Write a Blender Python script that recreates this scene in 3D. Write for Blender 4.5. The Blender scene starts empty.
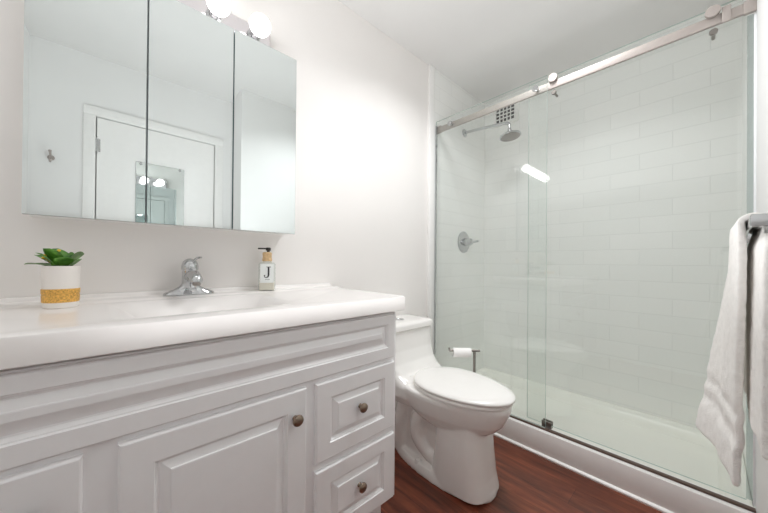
import bpy, bmesh, math, random
from mathutils import Vector, Matrix

random.seed(7)
S = bpy.context.scene
COL = S.collection
PI = math.pi

# ------------------------------------------------------------------ camera
F_PX, CX, CY = 296.56, 384.0, 260.88
YAW, PITCH, ROLL = 0.7439, 0.0049, 0.0082
CAM_H = 1.045
fw = Vector((math.sin(YAW) * math.cos(PITCH), math.cos(YAW) * math.cos(PITCH), math.sin(PITCH)))
rt = Vector((math.cos(YAW), -math.sin(YAW), 0))
up = rt.cross(fw)
r2 = rt * math.cos(ROLL) + up * math.sin(ROLL)
u2 = -rt * math.sin(ROLL) + up * math.cos(ROLL)
cd = bpy.data.cameras.new('camera')
cam = bpy.data.objects.new('camera', cd)
COL.objects.link(cam)
cam.matrix_world = Matrix(((r2.x, u2.x, -fw.x, 0), (r2.y, u2.y, -fw.y, 0), (r2.z, u2.z, -fw.z, CAM_H), (0, 0, 0, 1)))
cd.sensor_fit = 'HORIZONTAL'
cd.sensor_width = 36
cd.lens = F_PX * 36 / 768
cd.shift_x = (384 - CX) / 768
cd.shift_y = (CY - 256.5) / 768
cd.clip_start = 0.02
S.camera = cam

# ------------------------------------------------------------------ light and exposure
w = bpy.data.worlds.new('world')
S.world = w
w.use_nodes = True
w.node_tree.nodes['Background'].inputs[0].default_value = (0.9, 0.95, 1, 1)
w.node_tree.nodes['Background'].inputs[1].default_value = 0.3
BULB = 4.5


def area_lamp(name, sx, sy, energy, loc, rot, spread=180, col=(0.98, 0.99, 1.0)):
    ld = bpy.data.lights.new(name, 'AREA')
    ld.shape = 'RECTANGLE'
    ld.size, ld.size_y = sx, sy
    ld.energy = energy
    ld.color = col
    ld.spread = math.radians(spread)
    lo = bpy.data.objects.new(name, ld)
    lo.location = loc
    lo.rotation_euler = rot
    COL.objects.link(lo)


area_lamp('ceiling_fill', 0.36, 0.36, 6.2, (1.36, 0.56, 2.47), (0, 0, 0), 138)        # added fill lamp under the ceiling, out of view
area_lamp('bounce_fill', 0.9, 0.5, 6.0, (0.45, 0.45, 0.80), (PI, 0, 0), 140)      # added unseen fill lamp in mid-room, thrown up at the ceiling
S.view_settings.view_transform = 'Standard'
S.view_settings.look = 'None'
S.view_settings.gamma = 1
S.view_settings.use_curve_mapping = False
S.view_settings.exposure = 0.84
cy_ = S.cycles
cy_.max_bounces = 20
cy_.diffuse_bounces = 16
cy_.glossy_bounces = 10
cy_.transmission_bounces = 12
cy_.transparent_max_bounces = 24
cy_.sample_clamp_indirect = 12
cy_.caustics_reflective = False
cy_.caustics_refractive = False


# ------------------------------------------------------------------ materials
def nmat(name):
    m = bpy.data.materials.new(name)
    m.use_nodes = True
    nt = m.node_tree
    return m, nt, nt.nodes['Principled BSDF']


def pset(p, **k):
    for a, v in k.items():
        a = a.replace('_', ' ')
        if a == 'Color':
            p.inputs['Base Color'].default_value = (*v, 1)
        else:
            p.inputs[a].default_value = v


def node(nt, t, **k):
    n = nt.nodes.new(t)
    for a, v in k.items():
        setattr(n, a, v)
    return n


def plain(name, col, rough=0.5, metal=0.0, var=0.03, scale=30, bump=0.0, bscale=200, spec=0.5, coat=0.0):
    m, nt, p = nmat(name)
    pset(p, Color=col, Roughness=rough, Metallic=metal)
    p.inputs['Specular IOR Level'].default_value = spec
    if coat:
        p.inputs['Coat Weight'].default_value = coat
        p.inputs['Coat Roughness'].default_value = 0.08
    tc = node(nt, 'ShaderNodeTexCoord')
    if var:
        nz = node(nt, 'ShaderNodeTexNoise')
        nz.inputs['Scale'].default_value = scale
        nz.inputs['Detail'].default_value = 4
        nt.links.new(tc.outputs['Object'], nz.inputs['Vector'])
        r = node(nt, 'ShaderNodeValToRGB')
        r.color_ramp.elements[0].position = 0.3
        r.color_ramp.elements[1].position = 0.7
        r.color_ramp.elements[0].color = (*[c * (1 - var) for c in col], 1)
        r.color_ramp.elements[1].color = (*[min(1, c * (1 + var)) for c in col], 1)
        nt.links.new(nz.outputs['Fac'], r.inputs['Fac'])
        nt.links.new(r.outputs['Color'], p.inputs['Base Color'])
    if bump:
        nb = node(nt, 'ShaderNodeTexNoise')
        nb.inputs['Scale'].default_value = bscale
        nb.inputs['Detail'].default_value = 3
        nt.links.new(tc.outputs['Object'], nb.inputs['Vector'])
        b = node(nt, 'ShaderNodeBump')
        b.inputs['Strength'].default_value = bump
        b.inputs['Distance'].default_value = 0.002
        nt.links.new(nb.outputs['Fac'], b.inputs['Height'])
        nt.links.new(b.outputs['Normal'], p.inputs['Normal'])
    return m


def tile_mat(name, axis):
    # white subway tile 0.304 x 0.1016 laid half-bond, faint grey grout
    m, nt, p = nmat(name)
    g = node(nt, 'ShaderNodeNewGeometry')
    s = node(nt, 'ShaderNodeSeparateXYZ')
    nt.links.new(g.outputs['Position'], s.inputs[0])
    a = node(nt, 'ShaderNodeMath', operation='SUBTRACT')
    a.inputs[1].default_value = 0.138
    nt.links.new(s.outputs[axis], a.inputs[0])
    b = node(nt, 'ShaderNodeMath', operation='SUBTRACT')
    b.inputs[1].default_value = 0.024
    nt.links.new(s.outputs['Z'], b.inputs[0])
    c = node(nt, 'ShaderNodeCombineXYZ')
    nt.links.new(a.outputs[0], c.inputs[0])
    nt.links.new(b.outputs[0], c.inputs[1])
    br = node(nt, 'ShaderNodeTexBrick')
    br.offset = 0.5
    br.inputs['Scale'].default_value = 1
    br.inputs['Brick Width'].default_value = 0.304
    br.inputs['Row Height'].default_value = 0.1016
    br.inputs['Mortar Size'].default_value = 0.0016
    br.inputs['Mortar Smooth'].default_value = 0.3
    br.inputs['Color1'].default_value = (0.90, 0.905, 0.89, 1)
    br.inputs['Color2'].default_value = (0.875, 0.885, 0.87, 1)
    br.inputs['Mortar'].default_value = (0.77, 0.78, 0.765, 1)
    nt.links.new(c.outputs[0], br.inputs['Vector'])
    nt.links.new(br.outputs['Color'], p.inputs['Base Color'])
    nz = node(nt, 'ShaderNodeTexNoise')
    nz.inputs['Scale'].default_value = 7
    nt.links.new(g.outputs['Position'], nz.inputs['Vector'])
    mm = node(nt, 'ShaderNodeMath', operation='MULTIPLY')
    mm.inputs[1].default_value = 0.35
    nt.links.new(nz.outputs['Fac'], mm.inputs[0])
    ad = node(nt, 'ShaderNodeMath', operation='SUBTRACT')
    nt.links.new(mm.outputs[0], ad.inputs[0])
    nt.links.new(br.outputs['Fac'], ad.inputs[1])
    bp = node(nt, 'ShaderNodeBump')
    bp.inputs['Strength'].default_value = 0.5
    bp.inputs['Distance'].default_value = 0.0015
    nt.links.new(ad.outputs[0], bp.inputs['Height'])
    nt.links.new(bp.outputs['Normal'], p.inputs['Normal'])
    pset(p, Roughness=0.38)
    p.inputs['Specular IOR Level'].default_value = 0.35
    return m


def wood_mat():
    m, nt, p = nmat('dark_wood_planks')
    g = node(nt, 'ShaderNodeNewGeometry')
    mp = node(nt, 'ShaderNodeMapping')
    mp.inputs['Rotation'].default_value = (0, 0, PI / 2)
    nt.links.new(g.outputs['Position'], mp.inputs['Vector'])
    br = node(nt, 'ShaderNodeTexBrick')
    br.offset = 0.37
    br.inputs['Scale'].default_value = 1
    br.inputs['Brick Width'].default_value = 1.1
    br.inputs['Row Height'].default_value = 0.123
    br.inputs['Mortar Size'].default_value = 0.0009
    br.inputs['Color1'].default_value = (0.75, 0.75, 0.75, 1)
    br.inputs['Color2'].default_value = (1.25, 1.25, 1.25, 1)
    br.inputs['Mortar'].default_value = (0.35, 0.35, 0.35, 1)
    nt.links.new(mp.outputs[0], br.inputs['Vector'])
    m2 = node(nt, 'ShaderNodeMapping')
    m2.inputs['Scale'].default_value = (22, 2.6, 1)
    nt.links.new(g.outputs['Position'], m2.inputs['Vector'])
    nz = node(nt, 'ShaderNodeTexNoise')
    nz.inputs['Scale'].default_value = 1.0
    nz.inputs['Detail'].default_value = 7
    nz.inputs['Roughness'].default_value = 0.65
    nz.inputs['Distortion'].default_value = 0.6
    nt.links.new(m2.outputs[0], nz.inputs['Vector'])
    r = node(nt, 'ShaderNodeValToRGB')
    r.color_ramp.elements[0].position = 0.3
    r.color_ramp.elements[0].color = (0.050, 0.012, 0.007, 1)
    r.color_ramp.elements[1].position = 0.72
    r.color_ramp.elements[1].color = (0.29, 0.085, 0.040, 1)
    e = r.color_ramp.elements.new(0.5)
    e.color = (0.150, 0.038, 0.019, 1)
    nt.links.new(nz.outputs['Fac'], r.inputs['Fac'])
    mx = node(nt, 'ShaderNodeMix', data_type='RGBA', blend_type='MULTIPLY')
    mx.inputs[0].default_value = 1
    nt.links.new(r.outputs['Color'], mx.inputs[6])
    nt.links.new(br.outputs['Color'], mx.inputs[7])
    nt.links.new(mx.outputs[2], p.inputs['Base Color'])
    pset(p, Roughness=0.38)
    bp = node(nt, 'ShaderNodeBump')
    bp.inputs['Strength'].default_value = 0.15
    bp.inputs['Distance'].default_value = 0.001
    nt.links.new(nz.outputs['Fac'], bp.inputs['Height'])
    nt.links.new(bp.outputs['Normal'], p.inputs['Normal'])
    return m


def glass_mat(name, tint, f0=1.0):
    # thin pane: tinted see-through plus Fresnel reflection
    m = bpy.data.materials.new(name)
    m.use_nodes = True
    nt = m.node_tree
    nt.nodes.clear()
    o = node(nt, 'ShaderNodeOutputMaterial')
    t = node(nt, 'ShaderNodeBsdfTransparent')
    t.inputs[0].default_value = (*tint, 1)
    gl = node(nt, 'ShaderNodeBsdfGlossy')
    gl.inputs['Roughness'].default_value = 0.004
    gl.inputs['Color'].default_value = (f0, f0, f0, 1)
    fr = node(nt, 'ShaderNodeFresnel')
    # the same outer-face reflectance on both faces of the pane
    gm = node(nt, 'ShaderNodeNewGeometry')
    ma = node(nt, 'ShaderNodeMath', operation='MULTIPLY_ADD')
    ma.inputs[1].default_value = 1 / 1.5 - 1.5
    ma.inputs[2].default_value = 1.5
    nt.links.new(gm.outputs['Backfacing'], ma.inputs[0])
    nt.links.new(ma.outputs[0], fr.inputs['IOR'])
    mx = node(nt, 'ShaderNodeMixShader')
    nt.links.new(fr.outputs[0], mx.inputs[0])
    nt.links.new(t.outputs[0], mx.inputs[1])
    nt.links.new(gl.outputs[0], mx.inputs[2])
    nt.links.new(mx.outputs[0], o.inputs[0])
    return m


def emit_mat(name, col, strength):
    m, nt, p = nmat(name)
    pset(p, Color=(0.9, 0.9, 0.9), Roughness=0.3)
    p.inputs['Emission Color'].default_value = (*col, 1)
    p.inputs['Emission Strength'].default_value = strength
    return m


M = {}
M['wall'] = plain('wall_paint', (0.87, 0.846, 0.828), 0.55, var=0.012, scale=3, bump=0.05, bscale=250)
M['wall_cool'] = plain('wall_paint_rear', (0.87, 0.87, 0.867), 0.55, var=0.012, scale=3, bump=0.05, bscale=250)
M['ceiling'] = plain('ceiling_paint', (0.76, 0.755, 0.748), 0.7, var=0.012, scale=3, bump=0.04)
M['trim'] = plain('white_trim_paint', (0.93, 0.925, 0.915), 0.35, var=0.01)
M['curb'] = plain('curb_paint', (0.87, 0.85, 0.84), 0.4, var=0.01)
M['tile_end'] = tile_mat('white_subway_tile_end', 'X')
M['tile_back'] = tile_mat('white_subway_tile_back', 'Y')
M['floor'] = wood_mat()
M['tray'] = plain('shower_tray_acrylic', (0.91, 0.91, 0.86), 0.3, var=0.01)
M['cabinet'] = plain('vanity_lacquer', (0.90, 0.90, 0.91), 0.32, var=0.008)
M['counter'] = plain('cultured_marble', (0.88, 0.855, 0.84), 0.2, var=0.01, scale=8)
M['porcelain'] = plain('porcelain', (0.86, 0.845, 0.825), 0.1, var=0.006, coat=0.3)
M['seat'] = plain('seat_plastic', (0.88, 0.865, 0.845), 0.22, var=0.006)
M['chrome'] = plain('chrome', (0.56, 0.57, 0.58), 0.09, 1.0, var=0.02)
M['steel'] = plain('brushed_nickel', (0.44, 0.395, 0.37), 0.5, 0.3, var=0.03)
M['alu'] = plain('satin_aluminium', (0.88, 0.9, 0.92), 0.45, 0.0, var=0.02)
M['dark_steel'] = plain('dark_nickel', (0.30, 0.28, 0.26), 0.28, 1.0, var=0.04)
M['knob'] = plain('antique_brass', (0.34, 0.27, 0.21), 0.3, 1.0, var=0.1)
M['bronze'] = plain('track_bronze', (0.115, 0.075, 0.06), 0.45, 0.3, var=0.05)
M['mirror'] = plain('mirror_silver', (0.77, 0.82, 0.815), 0.0, 1.0, var=0)
M['mirror_edge'] = plain('mirror_glass_edge', (0.10, 0.16, 0.17), 0.2, 0.0, var=0.05)
M['case'] = plain('cabinet_case', (0.86, 0.86, 0.85), 0.35, var=0.01)
M['glass'] = glass_mat('clear_green_glass', (0.979, 0.990, 0.984))
M['glass_edge'] = plain('glass_edge_green', (0.56, 0.66, 0.62), 0.12, var=0.05)
M['seal'] = glass_mat('clear_seal', (0.80, 0.84, 0.84))
M['gold'] = plain('gold_band', (0.80, 0.43, 0.10), 0.4, 0.25, var=0.35, scale=260, bump=0.6, bscale=400)
M['pot'] = plain('pot_ceramic', (0.86, 0.82, 0.78), 0.35, var=0.01)
M['soil'] = plain('potting_soil', (0.05, 0.04, 0.03), 0.9, var=0.2)
M['yellow'] = plain('yellow_petals', (0.85, 0.55, 0.05), 0.6, var=0.1)
M['rubber'] = plain('black_plastic', (0.03, 0.025, 0.02), 0.35, var=0.05)
M['ink'] = plain('black_ink', (0.02, 0.02, 0.022), 0.5, var=0)
M['paper'] = plain('tissue_paper', (0.9, 0.89, 0.88), 0.9, var=0.01, bump=0.3)
M['label'] = plain('label_paper', (0.84, 0.87, 0.86), 0.45, var=0.01)
M['cream'] = plain('cream_soap', (0.86, 0.80, 0.70), 0.3, var=0.02)
M['amber'] = plain('pump_collar_gold', (0.72, 0.50, 0.28), 0.35, 0.35, var=0.15, scale=120)
M['bottle'] = glass_mat('clear_bottle', (0.90, 0.92, 0.91))
M['vent'] = plain('vent_white', (0.86, 0.86, 0.84), 0.4, var=0.01)
M['vent_dark'] = plain('vent_hole_shade', (0.05, 0.05, 0.05), 0.8, var=0.05)
M['towel'] = plain('terry_cotton', (0.93, 0.915, 0.89), 0.95, var=0.04, scale=90, bump=0.9, bscale=420, spec=0.1)
M['bulb'] = emit_mat('lit_globe', (1.0, 0.985, 0.965), BULB)
M['plate'] = plain('polished_light_bar', (0.80, 0.77, 0.79), 0.14, 1.0, var=0.01)


def leaf_mat():
    m, nt, p = nmat('green_leaf')
    tc = node(nt, 'ShaderNodeTexCoord')
    nz = node(nt, 'ShaderNodeTexNoise')
    nz.inputs['Scale'].default_value = 45
    nt.links.new(tc.outputs['Object'], nz.inputs['Vector'])
    r = node(nt, 'ShaderNodeValToRGB')
    r.color_ramp.elements[0].position = 0.35
    r.color_ramp.elements[1].position = 0.7
    r.color_ramp.elements[0].color = (0.03, 0.12, 0.016, 1)
    r.color_ramp.elements[1].color = (0.16, 0.40, 0.05, 1)
    nt.links.new(nz.outputs['Fac'], r.inputs['Fac'])
    nt.links.new(r.outputs['Color'], p.inputs['Base Color'])
    pset(p, Roughness=0.35)
    return m


M['leaf'] = leaf_mat()
M['leaf_pale'] = plain('pale_leaf', (0.16, 0.27, 0.10), 0.4, var=0.25, scale=50)


# ------------------------------------------------------------------ mesh helpers
def world_loc(o):
    v = Vector()
    while o:
        v += o.location
        o = o.parent
    return v


def obj(name, bm, mat, parent=None, smooth=35, loc=None):
    """bm is in world coordinates; links it as one mesh object under parent (or at loc)."""
    me = bpy.data.meshes.new(name)
    bmesh.ops.recalc_face_normals(bm, faces=bm.faces)
    o = bpy.data.objects.new(name, me)
    if parent is None and loc is None and bm.verts:
        xs = [v.co.x for v in bm.verts]
        ys = [v.co.y for v in bm.verts]
        zs = [v.co.z for v in bm.verts]
        loc = ((min(xs) + max(xs)) / 2, (min(ys) + max(ys)) / 2, min(zs))
    if parent is not None:
        off = world_loc(parent)
        o.parent = parent
        o.location = (0, 0, 0)
    else:
        off = Vector(loc)
        o.location = off
    bmesh.ops.translate(bm, vec=-off, verts=bm.verts)
    bm.to_mesh(me)
    bm.free()
    for mm in (mat if isinstance(mat, (list, tuple)) else [mat]):
        me.materials.append(mm)
    if smooth:
        for pl in me.polygons:
            pl.use_smooth = True
        me.set_sharp_from_angle(angle=math.radians(smooth))
    COL.objects.link(o)
    return o


def thing(name, label, cat, loc, group=None):
    o = bpy.data.objects.new(name, None)
    o.empty_display_size = 0.05
    o.location = loc
    COL.objects.link(o)
    tag(o, label, cat, group)
    return o


def tag(o, label=None, cat=None, group=None, kind=None):
    if label:
        o['label'] = label
    if cat:
        o['category'] = cat
    if group:
        o['group'] = group
    if kind:
        o['kind'] = kind
    return o


def NB():
    return bmesh.new()


def box(bm, lo, hi, bev=0.0, seg=2, mi=0):
    lo, hi = Vector(lo), Vector(hi)
    r = bmesh.ops.create_cube(bm, size=1)
    vs = r['verts']
    for v in vs:
        v.co = Vector((lo[i] + (v.co[i] + 0.5) * (hi[i] - lo[i]) for i in range(3)))
    es = list({e for v in vs for e in v.link_edges})
    fs = list({f for v in vs for f in v.link_faces})
    for f in fs:
        f.material_index = mi
    if bev:
        bmesh.ops.bevel(bm, geom=es, offset=bev, segments=seg, affect='EDGES', profile=0.5)
    return bm


def loft(bm, rings, cap=(True, True), closed=True, mi=0):
    rows = [[bm.verts.new(p) for p in r] for r in rings]
    n = len(rows[0])
    for a, b in zip(rows, rows[1:]):
        for i in range(n if closed else n - 1):
            j = (i + 1) % n
            f = bm.faces.new((a[i], a[j], b[j], b[i]))
            f.material_index = mi
    if cap[0]:
        bm.faces.new(rows[0][::-1]).material_index = mi
    if cap[1]:
        bm.faces.new(rows[-1]).material_index = mi
    return rows


def frame_of(d):
    d = d.normalized()
    a = Vector((0, 0, 1)) if abs(d.z) < 0.9 else Vector((1, 0, 0))
    u = d.cross(a).normalized()
    return u, d.cross(u).normalized()


def lathe(bm, prof, c, axis=(0, 0, 1), n=28, cap=(True, True), mi=0):
    """prof: list of (radius, height along axis) from c."""
    c = Vector(c)
    ax = Vector(axis).normalized()
    u, v = frame_of(ax)
    rings = []
    for r, h in prof:
        r = max(r, 1e-4)
        rings.append([c + ax * h + (u * math.cos(2 * PI * k / n) + v * math.sin(2 * PI * k / n)) * r for k in range(n)])
    loft(bm, rings, cap, mi=mi)
    return bm


def smooth_path(pts, k=8):
    P = [Vector(p) for p in pts]
    P = [P[0] * 2 - P[1]] + P + [P[-1] * 2 - P[-2]]
    out = []
    for i in range(1, len(P) - 2):
        for j in range(k):
            t = j / k
            a, b, c, d = P[i - 1], P[i], P[i + 1], P[i + 2]
            out.append(0.5 * ((2 * b) + (c - a) * t + (2 * a - 5 * b + 4 * c - d) * t * t + (3 * b - a - 3 * c + d) * t ** 3))
    out.append(P[-2])
    return out


def tube(bm, pts, rad, n=14, k=8, smooth=True, mi=0):
    path = smooth_path(pts, k) if smooth else [Vector(p) for p in pts]
    m = len(path)
    if not callable(rad):
        rr = rad
        rad = (lambda t: rr) if not isinstance(rr, (list, tuple)) else (lambda t: rr[min(int(t * (len(rr) - 1)), len(rr) - 2)] + (rr[min(int(t * (len(rr) - 1)) + 1, len(rr) - 1)] - rr[min(int(t * (len(rr) - 1)), len(rr) - 2)]) * (t * (len(rr) - 1) - min(int(t * (len(rr) - 1)), len(rr) - 2)))
    u = None
    rings = []
    for i, p in enumerate(path):
        d = (path[min(i + 1, m - 1)] - path[max(i - 1, 0)]).normalized()
        if u is None:
            u, v = frame_of(d)
        else:
            u = (u - d * u.dot(d)).normalized()
            v = d.cross(u)
        r = rad(i / (m - 1))
        rings.append([p + (u * math.cos(2 * PI * q / n) + v * math.sin(2 * PI * q / n)) * r for q in range(n)])
    loft(bm, rings, mi=mi)
    return bm


def disc(bm, c, axis, r, h, bev=0.0, n=28):
    b = bev
    return lathe(bm, [(r - b, 0), (r, b), (r, h - b), (r - b, h)] if b else [(r, 0), (r, h)], c, axis, n)


def rrect(x0, x1, y0, y1, z, r, n=6):
    pts = []
    for cx, cyy, a0 in ((x1 - r, y1 - r, 0), (x0 + r, y1 - r, PI / 2), (x0 + r, y0 + r, PI), (x1 - r, y0 + r, 1.5 * PI)):
        for k in range(n + 1):
            a = a0 + k * PI / 2 / n
            pts.append(Vector((cx + r * math.cos(a), cyy + r * math.sin(a), z)))
    return pts


def structure(name, bm, mat, smooth=0):
    o = obj(name, bm, mat, None, smooth)
    o['kind'] = 'structure'
    return o


# ------------------------------------------------------------------ the setting
DW = 1.37        # vanity wall
CEIL = 2.48
XL, XR = -0.46, 2.48
YD = -0.42       # wall with the door
YS = -0.127      # short wall carrying the towel bar
XS = 0.79        # where that wall begins
XG = 1.765       # fixed glass

b = NB(); box(b, (XL - 0.1, YD - 0.1, -0.06), (XR + 0.1, DW + 0.1, 0)); structure('floor', b, M['floor'])
b = NB(); box(b, (XL - 0.1, YD - 0.1, CEIL), (XR + 0.1, DW + 0.1, CEIL + 0.06)); structure('ceiling', b, M['ceiling'])
b = NB(); box(b, (XL - 0.1, DW, 0), (XR + 0.1, DW + 0.1, CEIL)); structure('wall_back', b, M['wall'])
b = NB(); box(b, (XL - 0.1, YD, 0), (XL, DW, CEIL)); structure('wall_left', b, M['wall_cool'])
b = NB(); box(b, (XR, YD - 0.1, 0), (XR + 0.1, DW, CEIL)); structure('wall_right', b, M['tile_back'])
b = NB(); box(b, (1.735, DW - 0.010, 0.0), (XR, DW, CEIL)); structure('wall_shower_end', b, M['tile_end'])
b = NB(); box(b, (XS, YD - 0.1, 0), (XG + 0.02, YS, CEIL)); structure('wall_front', b, M['wall_cool'])
b = NB(); box(b, (XG + 0.02, YS - 0.1, 0), (XR, YS, CEIL)); structure('wall_shower_front', b, M['tile_end'])
# door wall with an opening
DX0, DX1, DZ = -0.082, 0.655, 2.055
b = NB()
box(b, (XL, YD - 0.1, 0), (DX0 - 0.006, YD, CEIL))
box(b, (DX1 + 0.006, YD - 0.1, 0), (XS, YD, CEIL))
box(b, (DX0 - 0.006, YD - 0.1, DZ + 0.006), (DX1 + 0.006, YD, CEIL))
box(b, (DX0 - 0.006, YD - 0.1, 0), (DX1 + 0.006, YD - 0.05, DZ + 0.006))
structure('wall_door', b, M['wall_cool'])
b = NB(); box(b, (DX0, YD - 0.045, 0.008), (DX1, YD - 0.004, DZ), 0.002)
door = structure('door_1', b, M['trim'])
for hz in (1.86, 1.05, 0.25):
    b = NB()
    lathe(b, [(0.004, -0.050), (0.006, -0.046), (0.006, 0.046), (0.004, 0.050)], (DX0 - 0.005, YD + 0.004, hz), n=12)
    box(b, (DX0 - 0.004, YD - 0.006, hz - 0.045), (DX0 + 0.018, YD - 0.0025, hz + 0.045))
    obj('hinge', b, M['chrome'], door)
b = NB()
lathe(b, [(0.026, 0), (0.026, 0.006), (0.010, 0.010), (0.010, 0.035), (0.024, 0.045), (0.028, 0.058), (0.02, 0.068)], (DX1 - 0.06, YD - 0.004, 0.98), (0, 1, 0))
obj('door_knob', b, M['chrome'], door)
# casing
b = NB()
CW = 0.062
for x0, x1 in ((DX0 - 0.006 - CW, DX0 - 0.006), (DX1 + 0.006, DX1 + 0.006 + CW)):
    box(b, (x0, YD, 0), (x1, YD + 0.014, DZ + 0.006), 0.004)
box(b, (DX0 - 0.006 - CW, YD, DZ + 0.006), (DX1 + 0.006 + CW, YD + 0.014, DZ + 0.006 + CW), 0.004)
structure('trim_3', b, M['trim'], 35)
# white jamb strip at the tiled end wall
b = NB(); box(b, (1.680, DW - 0.020, 0.0), (1.738, DW, CEIL), 0.003); structure('trim_1', b, M['trim'], 35)
# shower curb with the caulked strip along the floor
b = NB()
box(b, (1.730, YS, 0), (1.800, DW - 0.010, 0.132), 0.003)
structure('trim_2', b, M['curb'], 35)
b = NB(); loft(b, [[(1.730, y, 0), (1.7205, y, 0), (1.7195, y, 0.008), (1.724, y, 0.014), (1.730, y, 0.016)] for y in (YS, DW - 0.02)])
structure('trim_4', b, M['trim'], 35)
# baseboards
b = NB(); box(b, (XL, YD, 0), (DX0 - 0.006 - CW, YD + 0.012, 0.09), 0.003); structure('baseboard_rear', b, M['trim'], 35)
b = NB(); box(b, (XS, YS, 0), (1.72, YS + 0.012, 0.09), 0.003); structure('baseboard_front', b, M['trim'], 35)
b = NB(); box(b, (0.86, DW - 0.012, 0), (1.68, DW, 0.09), 0.003); structure('baseboard_back', b, M['trim'], 35)

# ------------------------------------------------------------------ shower tray
b = NB()
x0, x1, y0, y1 = 1.80, XR - 0.002, YS + 0.002, DW - 0.012
rings = [rrect(x0, x1, y0, y1, 0.0, 0.012), rrect(x0, x1, y0, y1, 0.105, 0.012), rrect(x0 + 0.008, x1 - 0.008, y0 + 0.008, y1 - 0.008, 0.112, 0.012),
         rrect(x0 + 0.03, x1 - 0.05, y0 + 0.05, y1 - 0.05, 0.110, 0.03), rrect(x0 + 0.045, x1 - 0.065, y0 + 0.065, y1 - 0.065, 0.095, 0.04),
         rrect(x0 + 0.06, x1 - 0.085, y0 + 0.085, y1 - 0.085, 0.055, 0.06), rrect(x0 + 0.10, x1 - 0.13, y0 + 0.13, y1 - 0.13, 0.046, 0.06)]
loft(b, rings)
o = obj('shower_tray', b, M['tray'], None, 40)
tag(o, 'white shower tray with raised rim behind the sliding glass door', 'shower tray')

# ------------------------------------------------------------------ vanity cabinet
VX0, VX1, VY, VZ0, VZ1 = -0.385, 0.836, 0.836, 0.124, 0.8475


def raised_panel(bm, x0, x1, z0, z1, yback, prof, kb=1.0):
    """concentric rectangles; prof: (inset, y)"""
    rings = [[Vector((x0, yback, z0)), Vector((x1, yback, z0)), Vector((x1, yback, z1)), Vector((x0, yback, z1))]]
    for i, y in prof:
        ib = i * (kb if i > 0.01 else 1)
        rings.append([Vector((x0 + i, y, z0 + ib)), Vector((x1 - i, y, z0 + ib)), Vector((x1 - i, y, z1 - i)), Vector((x0 + i, y, z1 - i))])
    loft(bm, rings)


van = thing('vanity_cabinet', 'white bathroom vanity cabinet with raised-panel doors and drawers under the sink top', 'vanity', ((VX0 + VX1) / 2, 1.1, 0))
b = NB()
box(b, (VX0, VY, VZ0), (VX1, DW - 0.002, VZ1), 0.0015)
box(b, (VX0 + 0.012, VY + 0.030, VZ1 - 0.02), (VX1 - 0.012, DW - 0.003, 0.8555))
obj('body', b, M['cabinet'], van)
b = NB(); box(b, (VX0 + 0.01, VY + 0.06, 0.0), (VX1 - 0.018, DW - 0.004, VZ0 + 0.004)); obj('toe_kick', b, M['cabinet'], van)
YF = VY - 0.0145
front = [(0.0, YF + 0.005), (0.0025, YF + 0.0012), (0.005, YF)]


def panel_prof(flat):
    return front + [(flat, YF), (flat + 0.002, YF + 0.0035), (flat + 0.0045, YF + 0.0040), (flat + 0.009, YF + 0.0105), (flat + 0.012, YF + 0.0110), (flat + 0.0145, YF + 0.0095), (flat + 0.030, YF + 0.0030), (flat + 0.0305, YF + 0.0008), (flat + 0.033, YF)]


def knob(parent, x, z):
    bb = NB()
    lathe(bb, [(0.008, 0), (0.007, 0.003), (0.0055, 0.008), (0.0065, 0.012), (0.0145, 0.016), (0.0165, 0.020), (0.0155, 0.024), (0.010, 0.0275), (0.004, 0.0285)], (x, YF, z), (0, -1, 0), n=24)
    obj('knob', bb, M['knob'], parent)


def front_piece(name, x0, x1, z0, z1, flat, kn):
    bb = NB()
    raised_panel(bb, x0, x1, z0, z1, VY, panel_prof(flat), 1.28 if name == 'apron_panel' else 1.0)
    o = obj(name, bb, M['cabinet'], van, 12)
    if kn:
        knob(o, *kn)
    return o


front_piece('apron_panel', VX0 + 0.02, 0.816, 0.676, 0.843, 0.034, None)
front_piece('door', 0.014, 0.443, 0.130, 0.662, 0.060, (0.404, 0.583))
front_piece('door', -0.372, -0.037, 0.130, 0.662, 0.074, (-0.108, 0.578))
front_piece('drawer', 0.475, 0.818, 0.408, 0.661, 0.052, (0.648, 0.541))
front_piece('drawer', 0.475, 0.818, 0.134, 0.384, 0.052, (0.647, 0.266))

# ------------------------------------------------------------------ sink top
CX0, CX1, CYF, CZ = -0.405, 0.860, 0.806, 0.913
ZB = CZ - 0.056
b = NB()
yw = DW - 0.0015
pf = [(CYF + 0.002, ZB), (CYF, ZB + 0.002), (CYF, CZ - 0.006), (CYF + 0.0018, CZ - 0.0018), (CYF + 0.006, CZ), (1.245, CZ), (1.256, CZ + 0.0012), (1.266, CZ + 0.005),
      (1.276, CZ + 0.0065), (1.340, CZ + 0.0065), (1.347, CZ + 0.009), (1.350, CZ + 0.013), (1.351, CZ + 0.018), (1.354, CZ + 0.021), (yw, CZ + 0.021), (yw, ZB)]
cyc, czc = 1.09, (ZB + CZ) / 2


def endring(x, ins):
    return [Vector((x, y + (ins if y < 1.0 else 0), z + (ins if z < czc else -ins))) for y, z in pf]


loft(b, [endring(CX0, 0.003), endring(CX0 + 0.003, 0), endring(CX1 - 0.006, 0), endring(CX1 - 0.002, 0.0015), endring(CX1, 0.005)])
top = obj('sink_top', b, M['counter'], None, 35)
tag(top, 'white one-piece sink top with thick front edge and low back lip', 'countertop')
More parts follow.
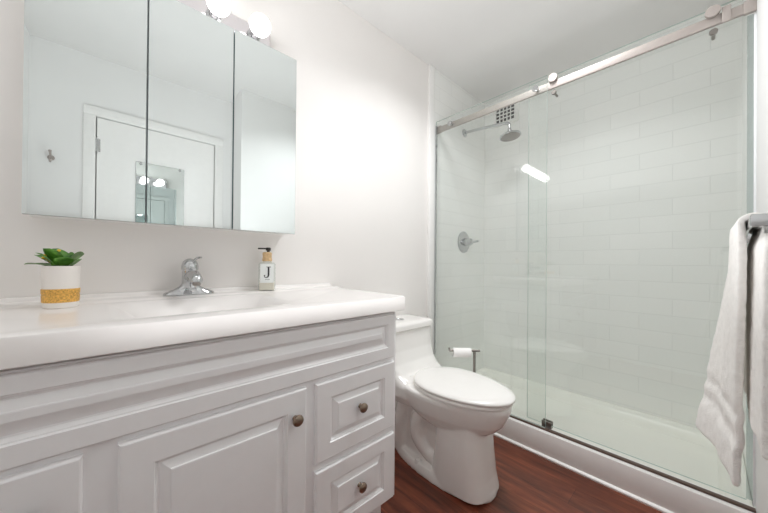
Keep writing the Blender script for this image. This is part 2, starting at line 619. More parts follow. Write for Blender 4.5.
# carve the basin
b = NB()
rings = []
for ins, z, r in ((-0.030, CZ + 0.0035, 0.05), (-0.014, CZ + 0.0008, 0.05), (0.0, CZ - 0.002, 0.05), (0.018, CZ - 0.009, 0.06), (0.042, CZ - 0.026, 0.07), (0.07, CZ - 0.052, 0.08), (0.095, CZ - 0.075, 0.07), (0.125, CZ - 0.086, 0.045)):
    rings.append(rrect(0.0 + ins, 0.44 - ins, 0.885 + ins, 1.225 - ins, z, r, 8))
loft(b, rings)
cut = obj('basin_cut', b, M['counter'])
b = NB()
rings = []
for ins, z, r in ((-0.02, ZB + 0.003, 0.06), (-0.02, CZ - 0.06, 0.06), (0.05, CZ - 0.090, 0.07), (0.10, CZ - 0.104, 0.05)):
    rings.append(rrect(0.0 + ins, 0.44 - ins, 0.885 + ins, 1.225 - ins, z, r, 8))
loft(b, rings)
hull = obj('basin_hull', b, M['counter'])
dg = bpy.context.evaluated_depsgraph_get()


def boolean(target, other, op):
    md = target.modifiers.new('b', 'BOOLEAN')
    md.operation = op
    md.object = other
    md.solver = 'EXACT'
    md.use_self = True
    d = bpy.context.evaluated_depsgraph_get()
    d.update()
    me = bpy.data.meshes.new_from_object(target.evaluated_get(d), depsgraph=d)
    target.modifiers.clear()
    old = target.data
    me.name = old.name
    target.data = me
    bpy.data.meshes.remove(old)
    for pl in me.polygons:
        pl.use_smooth = True
    me.set_sharp_from_angle(angle=math.radians(35))


boolean(top, hull, 'UNION')
boolean(top, cut, 'DIFFERENCE')
for o in (cut, hull):
    me = o.data
    bpy.data.objects.remove(o)
    bpy.data.meshes.remove(me)
b = NB(); lathe(b, [(0.022, 0), (0.022, 0.003), (0.016, 0.004), (0.014, 0.002)], (0.22, 1.07, CZ - 0.0865)); obj('drain', b, M['chrome'], top)
# the vanity body is open under the bowl
b = NB(); box(b, (-0.03, 0.86, 0.76), (0.47, 1.25, 0.90)); cut = obj('bowl_room', b, M['cabinet'])
body = [c for c in van.children if c.name.startswith('body')][0]
boolean(body, cut, 'DIFFERENCE')
me = cut.data; bpy.data.objects.remove(cut); bpy.data.meshes.remove(me)

# ------------------------------------------------------------------ faucet
DZK = CZ + 0.0065
FX, FY = 0.216, 1.300
fa = thing('faucet', 'chrome single-handle faucet on the sink top below the mirrored cabinet', 'faucet', (FX, FY, DZK))
b = NB()


def fring(hx, hy, z, n=40):
    pts = []
    for k in range(n):
        a = 2 * PI * k / n
        c, s = math.cos(a), math.sin(a)
        pts.append(Vector((FX + hx * math.copysign(abs(c) ** 0.75, c), FY + hy * math.copysign(abs(s) ** 0.75, s), z)))
    return pts


loft(b, [fring(0.080, 0.027, DZK), fring(0.081, 0.028, DZK + 0.004), fring(0.078, 0.026, DZK + 0.009), fring(0.066, 0.023, DZK + 0.015), fring(0.048, 0.022, DZK + 0.022), fring(0.032, 0.023, DZK + 0.032), fring(0.027, 0.024, DZK + 0.040)])
obj('base', b, M['chrome'], fa)
b = NB()
lathe(b, [(0.028, 0.028), (0.0255, 0.045), (0.0245, 0.07), (0.0250, 0.086), (0.0255, 0.090)], (FX, FY, DZK), n=32)
obj('column', b, M['chrome'], fa)
b = NB()
tube(b, [(FX, FY + 0.004, DZK + 0.060), (FX, FY - 0.03, DZK + 0.070), (FX, FY - 0.07, DZK + 0.074), (FX, FY - 0.10, DZK + 0.066), (FX, FY - 0.118, DZK + 0.058), (FX, FY - 0.121, DZK + 0.050)], [0.021, 0.020, 0.0195, 0.0195, 0.019, 0.017], n=24)
sp = obj('spout', b, M['chrome'], fa)
b = NB(); lathe(b, [(0.012, 0), (0.012, 0.012)], (FX, FY - 0.1185, DZK + 0.042), (0, -0.1, 1)); obj('aerator', b, M['dark_steel'], sp)
b = NB()
lathe(b, [(0.0262, 0.091), (0.0275, 0.095), (0.0270, 0.108), (0.0225, 0.122), (0.013, 0.131), (0.004, 0.134)], (FX, FY, DZK), n=32)
hub = obj('handle', b, M['chrome'], fa)
b = NB()
rings = []
for t in range(9):
    q = t / 8
    c = Vector((FX + 0.004 + 0.026 * q, FY - 0.012 - 0.020 * q, DZK + 0.118 + 0.020 * q + 0.006 * math.sin(q * PI)))
    hw = 0.010 - 0.002 * q + (0.002 if t > 5 else 0)
    th = 0.0065 - 0.003 * q
    side = Vector((0.486, 0.874, 0))
    rings.append([c + side * hw * math.cos(a) + Vector((0, 0, 1)) * th * math.sin(a) for a in [2 * PI * k / 14 for k in range(14)]])
loft(b, rings)
obj('lever', b, M['chrome'], hub)

# ------------------------------------------------------------------ soap dispenser
SX, SY, SZ = 0.503, 1.302, DZK
soap = thing('soap_dispenser', 'clear square soap bottle with a letter J label and black pump on the sink top', 'soap dispenser', (SX, SY, SZ))
b = NB()
h = 0.0345
loft(b, [rrect(SX - q, SX + q, SY - q, SY + q, z, 0.009) for q, z in ((h - 0.003, SZ + 0.0005), (h, SZ + 0.004), (h, SZ + 0.112), (h - 0.004, SZ + 0.120), (0.017, SZ + 0.124), (0.014, SZ + 0.130))])
obj('bottle', b, M['bottle'], soap)
b = NB()
q = h - 0.004
loft(b, [rrect(SX - q, SX + q, SY - q, SY + q, z, 0.007) for z in (SZ + 0.003, SZ + 0.036)])
obj('liquid', b, M['cream'], soap)
b = NB()
loft(b, [rrect(SX - 0.027, SX + 0.027, SY - h - 0.0006, SY + h + 0.0006, z, 0.0005) for z in (SZ + 0.034, SZ + 0.114)])
lab = obj('label', b, M['label'], soap)
lab['label'] = 'pale label with a black letter J'
# the letter J
b = NB()
jx, jz, jy = SX + 0.001, SZ + 0.056, SY - h - 0.0012


def stroke(pts, wds):
    path = [Vector((p[0], 0, p[1])) for p in pts]
    L, R = [], []
    for i, p in enumerate(path):
        d = (path[min(i + 1, len(path) - 1)] - path[max(i - 1, 0)]).normalized()
        nrm = Vector((d.z, 0, -d.x))
        L.append(p + nrm * wds[i])
        R.append(p - nrm * wds[i])
    ring = L + R[::-1]
    for a, bb_ in zip(range(len(L) - 1), range(1, len(L))):
        q4 = [L[a], L[bb_], R[bb_], R[a]]
        f0 = [b.verts.new((jx + v.x, jy, jz + v.z)) for v in q4]
        f1 = [b.verts.new((jx + v.x, jy + 0.0008, jz + v.z)) for v in q4]
        b.faces.new(f0); b.faces.new(f1[::-1])
        for k in range(4):
            b.faces.new((f0[k], f1[k], f1[(k + 1) % 4], f0[(k + 1) % 4]))


stroke([(0.005, 0.046), (0.005, 0.012), (0.003, 0.004), (-0.003, 0.0), (-0.010, 0.002), (-0.0125, 0.008)], [0.0034, 0.0034, 0.0028, 0.0018, 0.0014, 0.0014])
stroke([(-0.004, 0.0455), (0.014, 0.0455)], [0.0012, 0.0012])
stroke([(-0.0135, 0.0085), (-0.0085, 0.0085)], [0.0026, 0.0026])
stroke([(-0.009, -0.008), (0.010, -0.008)], [0.0006, 0.0006])
obj('letter', b, M['ink'], lab, 0)
b = NB(); lathe(b, [(0.0195, 0.126), (0.0205, 0.129), (0.0205, 0.138), (0.019, 0.140), (0.019, 0.152), (0.0195, 0.154), (0.0195, 0.162), (0.016, 0.166)], (SX, SY, SZ)); obj('collar', b, M['amber'], soap)
b = NB()
lathe(b, [(0.006, 0.164), (0.006, 0.172), (0.0105, 0.173), (0.0105, 0.184), (0.008, 0.186)], (SX + 0.004, SY, SZ), n=20)
box(b, (SX - 0.038, SY - 0.0055, SZ + 0.178), (SX + 0.006, SY + 0.0055, SZ + 0.1845), 0.002)
obj('pump', b, M['rubber'], soap)

soap.rotation_euler = (0, 0, -0.37)

# ------------------------------------------------------------------ potted plant
PX, PY, PZ = -0.101, 1.208, CZ
pp = thing('potted_plant', 'small leafy green plant in a white pot with gold band on the sink top', 'plant', (PX, PY, PZ))
b = NB()
lathe(b, [(0.031, 0.0), (0.0345, 0.003), (0.0352, 0.02), (0.0375, 0.112), (0.0375, 0.115), (0.0345, 0.115), (0.033, 0.10)], (PX, PY, PZ), n=40)
pot = obj('pot', b, M['pot'], pp)
b = NB()
lathe(b, [(0.0352, 0.016), (0.0366, 0.017), (0.0370, 0.035), (0.0362, 0.036), (0.0362, 0.039), (0.0373, 0.040), (0.0376, 0.052), (0.0360, 0.053)], (PX, PY, PZ), n=40, cap=(False, False))
obj('band', b, M['gold'], pot)['label'] = 'gold patterned band'
b = NB(); lathe(b, [(0.033, 0.090), (0.033, 0.101), (0.02, 0.105)], (PX, PY, PZ)); obj('soil', b, M['soil'], pp)


def leaf(dirv, length, width, lift, mat, base=(0, 0, 0.104), droop=0.0, roll=0.0):
    bb = NB()
    d = Vector(dirv).normalized()
    side = Vector((-d.y, d.x, 0)).normalized()
    side = (side * math.cos(roll) + Vector((0, 0, 1)) * math.sin(roll)).normalized()
    rows = []
    for i in range(10):
        t = i / 9
        c = Vector((PX, PY, PZ)) + Vector(base) + d * length * t + Vector((0, 0, lift * math.sin(t * PI * 0.6) - droop * t * t))
        wdt = 1.25 * width * (math.sin(PI * min(1, t * 0.93 + 0.07)) ** 0.7) * (1 - 0.15 * t) + 0.0006
        nrm = d.cross(side).normalized()
        rows.append([c - side * wdt + nrm * wdt * 0.25, c - side * wdt * 0.5 + nrm * wdt * .05, c, c + side * wdt * 0.5 + nrm * wdt * .05, c + side * wdt + nrm * wdt * 0.25])
    th = Vector((0, 0, 0.0007))
    rings = [r + [p - th for p in r[::-1]] for r in rows]
    loft(bb, rings)
    return obj('leaf', bb, mat, pp, 60)


R_ = Vector((0.735, -0.677, 0))     # across the view
leaf((-0.82, 0.55, 0.06), 0.088, 0.016, 0.012, M['leaf_pale'], (0.0, 0, 0.106), 0.004)
leaf((-0.80, 0.60, 0.34), 0.072, 0.016, 0.014, M['leaf'], (0, 0.0, 0.108))
leaf((-0.45, -0.3, 0.62), 0.058, 0.022, 0.012, M['leaf'], (0.0, 0.0, 0.106), 0.0, 0.3)
leaf((-0.15, 0.4, 0.85), 0.052, 0.022, 0.010, M['leaf'], (-0.002, 0.008, 0.108), 0.0, 0.2)
leaf((0.75, -0.35, 0.70), 0.060, 0.021, 0.006, M['leaf_pale'], (0.004, -0.006, 0.104), 0.0, 0.9)
leaf((0.55, 0.6, 0.30), 0.050, 0.018, 0.014, M['leaf'], (0.004, 0.008, 0.104))
leaf((0.2, -0.7, 0.55), 0.042, 0.018, 0.010, M['leaf'], (0, -0.006, 0.104))
leaf((0.35, 0.2, 0.95), 0.046, 0.016, 0.004, M['leaf'], (0.008, 0.0, 0.104), 0, 1.2)
leaf((-0.5, 0.0, 0.35), 0.050, 0.019, 0.016, M['leaf'], (-0.005, -0.01, 0.106))
b = NB()
for (dx, dy, dz, r) in ((-0.030, 0.006, 0.142, 0.006), (-0.022, 0.012, 0.148, 0.005), (-0.006, 0.012, 0.157, 0.0045), (-0.034, 0.012, 0.136, 0.005)):
    lathe(b, [(0.001, -r * .6), (r * .8, -r * .3), (r, 0.2 * r), (r * .5, r * .7), (0.001, r * .8)], (PX + dx, PY + dy, PZ + dz), (-0.3, -0.5, 0.8), n=10)
    tube(b, [(PX + dx * .2, PY + dy * .2, PZ + .10), (PX + dx * .7, PY + dy * .7, PZ + 0.06 + dz * .5), (PX + dx, PY + dy, PZ + dz)], 0.0009, n=6, k=4)
obj('flower_cluster', b, M['yellow'], pp)

# ------------------------------------------------------------------ mirrored medicine cabinet
MX0, MX1, MZ0, MZ1, MY = -0.179, 0.606, 1.169, 1.951, 1.250
mc = thing('medicine_cabinet', 'wall cabinet with three mirror doors above the sink', 'cabinet', ((MX0 + MX1) / 2, DW, MZ0))
b = NB(); box(b, (MX0 + 0.004, MY + 0.019, MZ0 + 0.003), (MX1 - 0.004, DW, MZ1 - 0.003)); obj('case', b, M['case'], mc)
xs = [MX0, 0.083, 0.346, MX1]
for i in range(3):
    g = 0.0018
    a, c = xs[i] + (g if i else 0), xs[i + 1] - (g if i < 2 else 0)
    b = NB()
    ql = 0.016 if i == 0 else 0.0008
    qr = 0.010 if i == 2 else 0.0008
    qb, qt = 0.009, 0.0008
    loft(b, [[Vector((a + l, y, MZ0 + d_)), Vector((c - r, y, MZ0 + d_)), Vector((c - r, y, MZ1 - t)), Vector((a + l, y, MZ1 - t))]
             for l, r, d_, t, y in ((0, 0, 0, 0, MY + 0.017), (0, 0, 0, 0, MY + 0.0003), (ql, qr, qb, qt, MY))])
    for f in b.faces:
        f.normal_update()
    bmesh.ops.recalc_face_normals(b, faces=b.faces)
    for f in b.faces:
        f.material_index = 0 if f.normal.y < -0.97 else 1
    obj('mirror_door', b, [M['mirror'], M['mirror_edge']], mc, 0)

# ------------------------------------------------------------------ vanity light
LZ = 2.010
vl = thing('vanity_light', 'polished light bar with four lit globe bulbs above the mirrored cabinet', 'light', (0.212, DW, LZ))
b = NB(); box(b, (0.212 - 0.305, DW - 0.052, LZ - 0.055), (0.212 + 0.305, DW - 0.001, LZ + 0.055), 0.012, 3); obj('backplate', b, M['plate'], vl)
for k in range(4):
    x = 0.440 - 0.152 * k
    b = NB(); lathe(b, [(0.026, 0), (0.026, 0.006), (0.019, 0.010), (0.019, 0.034), (0.017, 0.036)], (x, DW - 0.0525, LZ), (0, -1, 0)); sk = obj('socket', b, M['chrome'], vl)
    b = NB()
    R = 0.0405
    prof = [(0.014, 0.030)] + [(R * math.sin(PI * a), 0.030 + 0.049 - R * math.cos(PI * a) + 0.0) for a in [0.13 + 0.87 * i / 15 for i in range(16)]]
    lathe(b, prof, (x, DW - 0.0525, LZ), (0, -1, 0), n=32)
    obj('bulb', b, M['bulb'], vl)

# ------------------------------------------------------------------ toilet
TX = 1.262
toi = thing('toilet', 'white one-piece toilet with closed lid between vanity and glass shower', 'toilet', (TX, 1.0, 0))


def egg(yf, yb, hw, z, n=48, sq=1.0, ymax=0.60):
    """egg outline: round nose at yf (front, small y), blunt at yb"""
    pts = []
    yc = yf + (yb - yf) * ymax
    for k in range(n):
        a = 2 * PI * k / n
        c, s = math.cos(a), math.sin(a)
        x = hw * math.copysign(abs(c) ** sq, c)
        y = yc + (s * (yb - yc) if s > 0 else s * (yc - yf))
        pts.append(Vector((TX + x, y, z)))
    return pts


def sup(yf, yb, hw, z, p=0.5, n=48):
    pts = []
    yc, hy = (yf + yb) / 2, (yb - yf) / 2
    for k in range(n):
        a = 2 * PI * k / n
        c, s = math.cos(a), math.sin(a)
        pts.append(Vector((TX + hw * math.copysign(abs(c) ** p, c), yc + hy * math.copysign(abs(s) ** p, s), z)))
    return pts


b = NB()
# foot
TXC, TX = TX, TX - 0.010
loft(b, [egg(0.632, 1.22, 0.129, 0.0, ymax=.42, sq=.85), egg(0.630, 1.22, 0.130, 0.008, ymax=.42, sq=.85), egg(0.634, 1.215, 0.125, 0.026, ymax=.42, sq=.85), egg(0.66, 1.205, 0.115, 0.045, ymax=.42, sq=.85)])
# front column
loft(b, [sup(0.634, 0.925, 0.126, 0.012, .62), sup(0.650, 0.915, 0.123, 0.08, .62), sup(0.660, 0.905, 0.118, 0.18, .62), sup(0.668, 0.90, 0.112, 0.27, .62), sup(0.668, 0.90, 0.112, 0.33, .62)])
# core of the trapway
loft(b, [sup(0.86, 1.20, 0.066, 0.01, .5), sup(0.86, 1.22, 0.062, 0.20, .5), sup(0.84, 1.28, 0.10, 0.33, .5), sup(0.84, 1.30, 0.12, 0.40, .5)])
for sx in (-1, 1):
    xo = TX + sx * 0.058
    tube(b, [(xo, 0.90, 0.33), (xo, 0.96, 0.30), (xo + sx * .012, 1.01, 0.23), (xo + sx * .012, 1.01, 0.15), (xo, 0.96, 0.09), (xo, 0.90, 0.07)], [0.04, 0.042, 0.040, 0.038, 0.036, 0.034], n=16, k=5)
    tube(b, [(xo - sx * .004, 1.04, 0.36), (xo, 1.10, 0.31), (xo + sx * .006, 1.13, 0.22), (xo + sx * .004, 1.14, 0.12), (xo, 1.15, 0.02)], [0.045, 0.044, 0.040, 0.036, 0.036], n=16, k=5)
# bowl
TX = TXC
loft(b, [egg(0.690, 1.02, 0.105, 0.255), egg(0.665, 1.05, 0.122, 0.272), egg(0.630, 1.09, 0.143, 0.295), egg(0.600, 1.14, 0.160, 0.328), egg(0.580, 1.18, 0.173, 0.368), egg(0.568, 1.20, 0.182, 0.400), egg(0.568, 1.20, 0.182, 0.418), egg(0.580, 1.20, 0.174, 0.426)])
# deck and tank in one casting
loft(b, [sup(0.98, 1.345, 0.150, 0.315, .35), sup(0.98, 1.35, 0.178, 0.36, .35), sup(0.985, 1.35, 0.186, 0.41, .35), sup(1.02, 1.352, 0.186, 0.432, .35), sup(1.065, 1.352, 0.187, 0.46, .32), sup(1.098, 1.352, 0.189, 0.50, .3), sup(1.122, 1.352, 0.193, 0.56, .28), sup(1.132, 1.352, 0.198, 0.62, .27), sup(1.135, 1.352, 0.2015, 0.664, .27)])
tb = obj('bowl_and_tank', b, M['porcelain'], toi, 0)
md = tb.modifiers.new('remesh', 'REMESH'); md.mode = 'VOXEL'; md.voxel_size = 0.0048; md.use_smooth_shade = True
md = tb.modifiers.new('smooth', 'SMOOTH'); md.factor = 0.5; md.iterations = 7
d = bpy.context.evaluated_depsgraph_get(); d.update()
me = bpy.data.meshes.new_from_object(tb.evaluated_get(d), depsgraph=d)
tb.modifiers.clear(); tb.data = me
for pl in me.polygons:
    pl.use_smooth = True
# tank lid
b = NB()
loft(b, [sup(1.130, 1.356, 0.205, 0.6655, .25), sup(1.126, 1.358, 0.209, 0.668, .25), sup(1.126, 1.358, 0.209, 0.690, .25), sup(1.130, 1.356, 0.206, 0.698, .25), sup(1.142, 1.35, 0.196, 0.7035, .25), sup(1.17, 1.33, 0.16, 0.706, .3)])
tl = obj('tank_lid', b, M['porcelain'], toi, 50)
b = NB(); lathe(b, [(0.026, -0.002), (0.026, 0.003), (0.023, 0.005), (0.0215, 0.0035), (0.012, 0.0045), (0.001, 0.005)], (TX + 0.005, 1.235, 0.7055)); obj('flush_button', b, M['chrome'], tl)
# seat ring (solid under the closed lid) and lid
b = NB()
loft(b, [egg(0.572, 1.045, 0.174, 0.4265), egg(0.564, 1.05, 0.180, 0.429), egg(0.563, 1.05, 0.181, 0.437), egg(0.568, 1.048, 0.177, 0.442)])
obj('seat', b, M['seat'], toi, 50)
b = NB()
loft(b, [egg(0.559, 1.055, 0.177, 0.4445), egg(0.554, 1.058, 0.1815, 0.4475), egg(0.553, 1.058, 0.1825, 0.453), egg(0.557, 1.056, 0.179, 0.4595), egg(0.585, 1.045, 0.158, 0.4645), egg(0.65, 1.00, 0.11, 0.468), egg(0.74, .93, 0.05, 0.469)])
obj('lid', b, M['seat'], toi, 50)
for sx in (-1, 1):
    b = NB(); lathe(b, [(0.009, -0.03), (0.010, -0.028), (0.010, 0.028), (0.009, 0.03)], (TX + sx * 0.075, 1.052, 0.4415), (1, 0, 0)); obj('hinge', b, M['seat'], toi)
for sx in (-1, 1):
    b = NB(); lathe(b, [(0.017, 0), (0.017, 0.010), (0.013, 0.018), (0.004, 0.021)], (TX - 0.01 + sx * 0.100, 0.985, 0.034)); obj('bolt_cap', b, M['porcelain'], toi)

# ------------------------------------------------------------------ toilet paper stand
PXc, PYc = 1.526, 0.892
AX = Vector((-0.735, 0.677, 0))
st = thing('toilet_paper_stand', 'chrome free-standing toilet paper stand behind the toilet by the glass', 'stand', (PXc, PYc, 0))
b = NB(); lathe(b, [(0.075, 0), (0.075, 0.006), (0.07, 0.010), (0.02, 0.012), (0.0085, 0.02)], (PXc, PYc, 0.0)); obj('base', b, M['dark_steel'], st)
b = NB(); lathe(b, [(0.0075, 0.012), (0.0075, 0.538), (0.006, 0.541)], (PXc, PYc, 0)); obj('post', b, M['dark_steel'], st)
b = NB()
P0 = Vector((PXc, PYc, 0.547))
tube(b, [P0 - AX * 0.030, P0 + AX * 0.142], 0.0068, n=12, smooth=False)
tube(b, [P0 + AX * 0.136, P0 + AX * 0.142 + Vector((0, 0, 0.004)), P0 + AX * 0.144 + Vector((0, 0, 0.016))], 0.0060, n=12, k=4)
obj('arm', b, M['dark_steel'], st)
b = NB()
c0 = P0 + AX * 0.022 + Vector((0, 0, -0.0115))
lathe(b, [(0.0188, 0.0), (0.0255, 0.0), (0.0258, 0.0015), (0.0258, 0.0985), (0.0255, 0.1), (0.0188, 0.1), (0.0188, 0.0)], c0, AX, n=32, cap=(False, False))
tp = obj('toilet_paper_roll', b, M['paper'], None, 40)
tag(tp, 'nearly used white toilet paper roll hanging on the chrome stand', 'toilet paper')

# ------------------------------------------------------------------ shower glass
GZ0, GZ1 = 0.142, 2.087
YJ = 1.357


def pane(name, x0, x1, y0, y1, z0, z1, parent):
    b = NB()
    box(b, (x0, y0, z0), (x1, y1, z1))
    for f in b.faces:
        f.normal_update()
        f.material_index = 0 if abs(f.normal.x) > 0.5 else 1
    return obj(name, b, [M['glass'], M['glass_edge']], parent, 0)


gp = thing('fixed_glass_panel', 'tall fixed clear glass shower panel beside the toilet', 'glass panel', (XG, 1.0, GZ0))
pane('pane', XG - 0.004, XG + 0.004, 0.597, YJ, GZ0, GZ1, gp)
for y in (1.225, 0.652):
    b = NB(); lathe(b, [(0.008, -0.022), (0.008, 0.010), (0.016, 0.0105), (0.017, 0.013), (0.0165, 0.017), (0.014, 0.019)], (XG + 0.004 - 0.010, y, 2.028), (-1, 0, 0)); obj('clamp', b, M['chrome'], gp)
b = NB(); box(b, (XG - 0.007, YJ - 0.006, GZ0), (XG + 0.007, YJ + 0.003, GZ1 - 0.03)); obj('wall_channel', b, M['chrome'], gp)

rl = thing('shower_door_rail', 'brushed metal overhead rail carrying the sliding shower door', 'rail', (XG + 0.02, 0.6, 2.03))
b = NB(); box(b, (XG + 0.0125, YS + 0.010, 2.011), (XG + 0.0265, YJ - 0.010, 2.050), 0.0015); obj('bar', b, M['steel'], rl)
for y0, y1 in ((YS, YS + 0.032), (YJ - 0.034, YJ + 0.003)):
    b = NB(); box(b, (XG + 0.009, y0, 2.006), (XG + 0.027, y1, 2.056), 0.003); obj('end_bracket', b, M['steel'], rl)

XD = XG + 0.038
sd = thing('sliding_shower_door', 'wide sliding clear glass shower door hanging from the overhead rail', 'shower door', (XD, 0.3, GZ0))
pane('pane', XD - 0.004, XD + 0.004, -0.106, 0.709, GZ0 + 0.004, GZ1 + 0.006, sd)
for y in (0.570, -0.016):
    b = NB(); lathe(b, [(0.010, -0.036), (0.010, 0.0), (0.0215, 0.0005), (0.0225, 0.003), (0.0225, 0.012), (0.0215, 0.0145), (0.006, 0.0155)], (XG + 0.0118, y, 2.0625), (-1, 0, 0), n=32); obj('roller', b, M['steel'], sd)
    b = NB(); lathe(b, [(0.006, -0.045), (0.006, 0.0), (0.0115, 0.0005), (0.0125, 0.003), (0.0125, 0.012), (0.011, 0.014)], (XG + 0.022, y - 0.002, 1.985), (-1, 0, 0), n=24); obj('safety_stop', b, M['dark_steel'], sd)
b = NB(); box(b, (XD - 0.006, -0.125, GZ0 + 0.01), (XD + 0.006, -0.1055, GZ1 - 0.08), 0.001); obj('edge_seal', b, M['seal'], sd)

# stop on the rail next to the right roller
b = NB(); box(b, (XG + 0.004, -0.064, 2.003), (XG + 0.0127, -0.040, 2.066), 0.002); o = obj('stop_block', b, M['steel'], rl)

b = NB(); box(b, (XG - 0.012, YS + 0.001, 0.1325), (XG + 0.008, YJ, 0.1415), 0.001)
o = obj('door_track', b, M['bronze'], None, 35)
tag(o, 'dark narrow metal strip along the top of the white shower curb', 'track')
b = NB()
box(b, (XD - 0.016, 0.575, 0.1325), (XD + 0.016, 0.625, 0.1415), 0.002)
box(b, (XD - 0.016, 0.575, 0.140), (XD - 0.0055, 0.625, 0.168), 0.002)
box(b, (XD + 0.0055, 0.575, 0.140), (XD + 0.016, 0.625, 0.168), 0.002)
o = obj('door_guide', b, M['dark_steel'], None, 35)
tag(o, 'small metal floor guide where the two shower glass panels overlap', 'guide')
b = NB(); box(b, (XG + 0.021, YS - 0.001, 0.142), (XG + 0.0295, YS + 0.006, 2.0), 0.001)
o = obj('wall_jamb', b, M['alu'], None, 35)
tag(o, 'vertical metal jamb on the short wall where the sliding glass door closes', 'jamb')

# ------------------------------------------------------------------ shower fittings
HX, HY = 2.145, 1.36
sh = thing('overhead_shower', 'chrome shower head on a long arm from the tiled end wall', 'shower head', (HX, HY, 2.12))
b = NB(); lathe(b, [(0.032, 0), (0.031, 0.006), (0.022, 0.012), (0.013, 0.016)], (HX, HY, 2.122), (0, -1, 0)); obj('flange', b, M['chrome'], sh)
b = NB(); tube(b, [(HX, HY - 0.004, 2.122), (HX, HY - 0.12, 2.113), (HX, HY - 0.25, 2.098), (HX, HY - 0.345, 2.085), (HX, HY - 0.372, 2.074), (HX, HY - 0.378, 2.050), (HX, HY - 0.378, 2.03)], 0.0105, n=16, k=6); obj('arm', b, M['chrome'], sh)
b = NB(); lathe(b, [(0.012, 0.0), (0.014, 0.004), (0.014, 0.018), (0.018, 0.022), (0.030, 0.032), (0.058, 0.044), (0.072, 0.052), (0.074, 0.060), (0.070, 0.064)], (HX, HY - 0.378, 2.035), (0, -0.13, -1), n=40)
hd = obj('head', b, M['chrome'], sh)
b = NB(); lathe(b, [(0.066, 0.0641), (0.064, 0.0665), (0.02, 0.067)], (HX, HY - 0.378, 2.035), (0, -0.13, -1), n=40); obj('spray_face', b, M['dark_steel'], hd)

sv = thing('shower_valve', 'round chrome shower valve with lever on the tiled end wall', 'valve', (HX, HY, 1.215))
b = NB(); lathe(b, [(0.088, 0), (0.088, 0.003), (0.080, 0.008), (0.045, 0.011), (0.034, 0.013)], (HX, HY, 1.217), (0, -1, 0), n=48); obj('escutcheon', b, M['chrome'], sv)
b = NB()
lathe(b, [(0.033, 0.011), (0.031, 0.030), (0.026, 0.034), (0.024, 0.055), (0.027, 0.058), (0.027, 0.070), (0.022, 0.076)], (HX, HY, 1.217), (0, -1, 0), n=32)
tube(b, [(HX, HY - 0.064, 1.217), (HX + 0.03, HY - 0.075, 1.218), (HX + 0.06, HY - 0.082, 1.222), (HX + 0.078, HY - 0.084, 1.226)], [0.010, 0.0085, 0.008, 0.009], n=14)
obj('handle', b, M['chrome'], sv)

# vent grille high on the long tiled wall
vg = thing('vent_grille', 'white vent grille with square holes high on the shower wall', 'vent', (XR, 1.16, 2.235))
b = NB()
gy0, gy1, gz0, gz1 = 1.055, 1.275, 2.235, 2.420
box(b, (XR - 0.004, gy0, gz0), (XR, gy1, gz1))
holes_y = [1.098 + 0.0345 * k for k in range(5)]
hy0, hy1, hz0, hz1 = 1.090, 1.2475, 2.262, 2.385
box(b, (XR - 0.014, gy0, gz0), (XR - 0.004, hy0, gz1)); box(b, (XR - 0.014, hy1, gz0), (XR - 0.004, gy1, gz1))
box(b, (XR - 0.014, hy0, gz0), (XR - 0.004, hy1, hz0)); box(b, (XR - 0.014, hy0, hz1), (XR - 0.004, hy1, gz1))
NY, NZ, bw = 5, 4, 0.007
for k in range(1, NY):
    y = hy0 + (hy1 - hy0) * k / NY
    box(b, (XR - 0.0135, y - bw / 2, hz0), (XR - 0.005, y + bw / 2, hz1))
for k in range(1, NZ):
    z = hz0 + (hz1 - hz0) * k / NZ
    box(b, (XR - 0.0133, hy0, z - bw / 2), (XR - 0.005, hy1, z + bw / 2))
obj('frame', b, M['vent'], vg, 0)
b = NB(); box(b, (XR - 0.0048, hy0 - .002, hz0 - .002), (XR - 0.0042, hy1 + .002, hz1 + .002)); obj('hole_shade', b, M['vent_dark'], vg, 0)['label'] = 'dark sheet as shade in the holes'  # thin dark sheet behind the bars, shade of the holes put in as colour

# ------------------------------------------------------------------ towel bar and towel
BY, BZ = -0.062, 1.1235
BX0, BX1 = 0.835, 1.40
tbar = thing('towel_bar', 'chrome towel bar on the short wall at the right by the shower', 'towel bar', ((BX0 + BX1) / 2, YS, BZ))
b = NB(); box(b, (BX0, BY - 0.008, BZ - 0.008), (BX1, BY + 0.008, BZ + 0.008), 0.002); obj('bar', b, M['chrome'], tbar)
for x in (BX0, BX1):
    b = NB(); box(b, (x - 0.010, YS, BZ - 0.011), (x + 0.010, BY + 0.010, BZ + 0.011), 0.002); box(b, (x - 0.022, YS, BZ - 0.022), (x + 0.022, YS + 0.008, BZ + 0.022), 0.002); obj('post', b, M['chrome'], tbar)

# towel: folded over the bar, front fall flares away from the wall
b = NB()
rows = []
NX = 28
prof = []
for k in range(40):
    q = k / 39
    prof.append(('f', q))
front_len, back_len = 0.498, 0.385


def fold(x, q):
    """wavy offset along the width"""
    return 0.004 * math.sin(x * 26 + 1.2 + 2.2 * q) * q + 0.002 * math.sin(x * 61 + 5 * q)


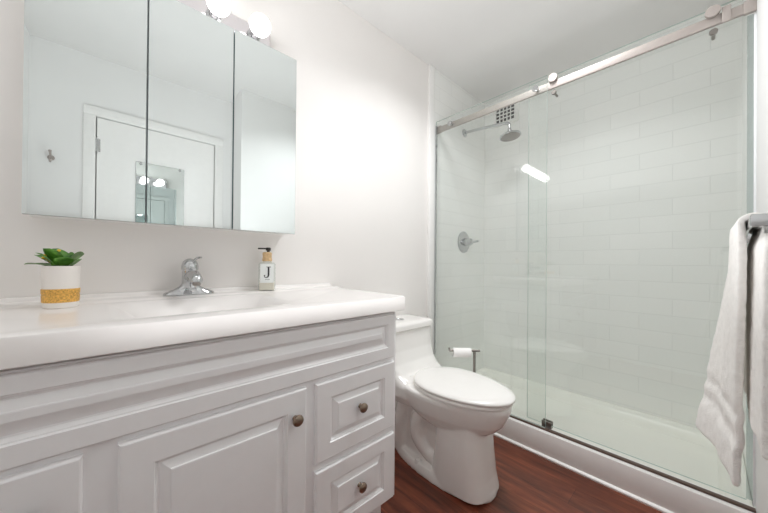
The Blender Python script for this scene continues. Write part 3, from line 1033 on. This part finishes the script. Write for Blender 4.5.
TX0, TX1 = 0.905, 1.105
outer = []
for i in range(NX + 1):
    s = i / NX
    line_o = []
    # back fall from bottom to top
    for k in range(26):
        q = 1 - k / 25
        x = TX0 + (TX1 - TX0) * s - 0.125 * min(1, q / 0.12) ** 0.6 * (1 - s) - 0.02 * q
        y = BY - 0.005 - 0.011 * max(0, 1 - q / 0.12) + fold(x, q) * 0.5 + 0.004 * q
        z = BZ - 0.002 - back_len * q + 0.02 * s * q
        line_o.append(Vector((x, y, z)))
    for k in range(1, 10):
        a = PI * k / 10
        x = TX0 + (TX1 - TX0) * s
        line_o.append(Vector((x, BY - 0.016 * math.cos(a), BZ + 0.018 * math.sin(a) - 0.001)))
    for k in range(31):
        q = k / 30
        x = TX0 + (TX1 - TX0) * s - 0.030 * q * (1 - s) + 0.005 * q * s
        flare = (0.058 * s ** 1.3 + 0.002) * q ** 1.15
        y = BY + 0.016 - 0.002 * min(1, q * 6) + flare + fold(x, q)
        band = 0.0
        for bz in (0.74, 0.79, 0.84):
            band -= 0.0075 * math.exp(-((q - bz) / 0.011) ** 2)
        y += band
        z = BZ - 0.002 - front_len * q - 0.006 * math.sin(s * 5) * q
        line_o.append(Vector((x, y, z)))
    outer.append(line_o)
nrow = len(outer[0])
vs = [[b.verts.new(p) for p in ln] for ln in outer]
for i in range(NX):
    for k in range(nrow - 1):
        b.faces.new((vs[i][k], vs[i + 1][k], vs[i + 1][k + 1], vs[i][k + 1]))
tw = obj('towel', b, M['towel'], None, 0)
for pl in tw.data.polygons:
    pl.use_smooth = True
md = tw.modifiers.new('thick', 'SOLIDIFY'); md.thickness = 0.012; md.offset = 0.15; md.use_even_offset = False
md = tw.modifiers.new('sub', 'SUBSURF'); md.levels = 1; md.render_levels = 2
tex = bpy.data.textures.new('terry_lumps', 'CLOUDS'); tex.noise_scale = 0.02
md = tw.modifiers.new('lumps', 'DISPLACE'); md.texture = tex; md.strength = 0.0028; md.mid_level = 0.5
tag(tw, 'folded off-white terry towel hanging over the bar at the right edge', 'towel')

# ------------------------------------------------------------------ on the door wall (seen in the mirror)
mr = thing('door_mirror', 'frameless rectangular mirror hung on the white door', 'mirror', (0.284, YD - 0.004, 0.75))
b = NB(); box(b, (0.131, YD - 0.004, 0.62), (0.437, YD + 0.002, 1.792), 0.0015)
for f in b.faces:
    f.normal_update(); f.material_index = 0 if f.normal.y > 0.9 else 1
obj('glass', b, [M['mirror'], M['mirror_edge']], mr, 0)
for x in (0.16, 0.408):
    b = NB(); lathe(b, [(0.010, 0), (0.010, 0.004), (0.006, 0.006)], (x, YD + 0.002, 1.782), (0, 1, 0), n=16); obj('clip', b, M['chrome'], mr)
hk = thing('robe_hook', 'small metal robe hook on the wall beside the white door', 'hook', (-0.297, YD, 1.70))
b = NB(); lathe(b, [(0.017, 0), (0.017, 0.004), (0.010, 0.007)], (-0.297, YD, 1.715), (0, 1, 0)); obj('plate', b, M['steel'], hk)
b = NB()
tube(b, [(-0.297, YD + 0.004, 1.715), (-0.297, YD + 0.024, 1.712), (-0.297, YD + 0.032, 1.690), (-0.297, YD + 0.042, 1.682), (-0.297, YD + 0.054, 1.698)], [0.006, 0.006, 0.0055, 0.0055, 0.007], n=12)
tube(b, [(-0.297, YD + 0.010, 1.716), (-0.297, YD + 0.036, 1.735), (-0.297, YD + 0.050, 1.752)], [0.006, 0.0055, 0.008], n=12)
obj('prong', b, M['steel'], hk)
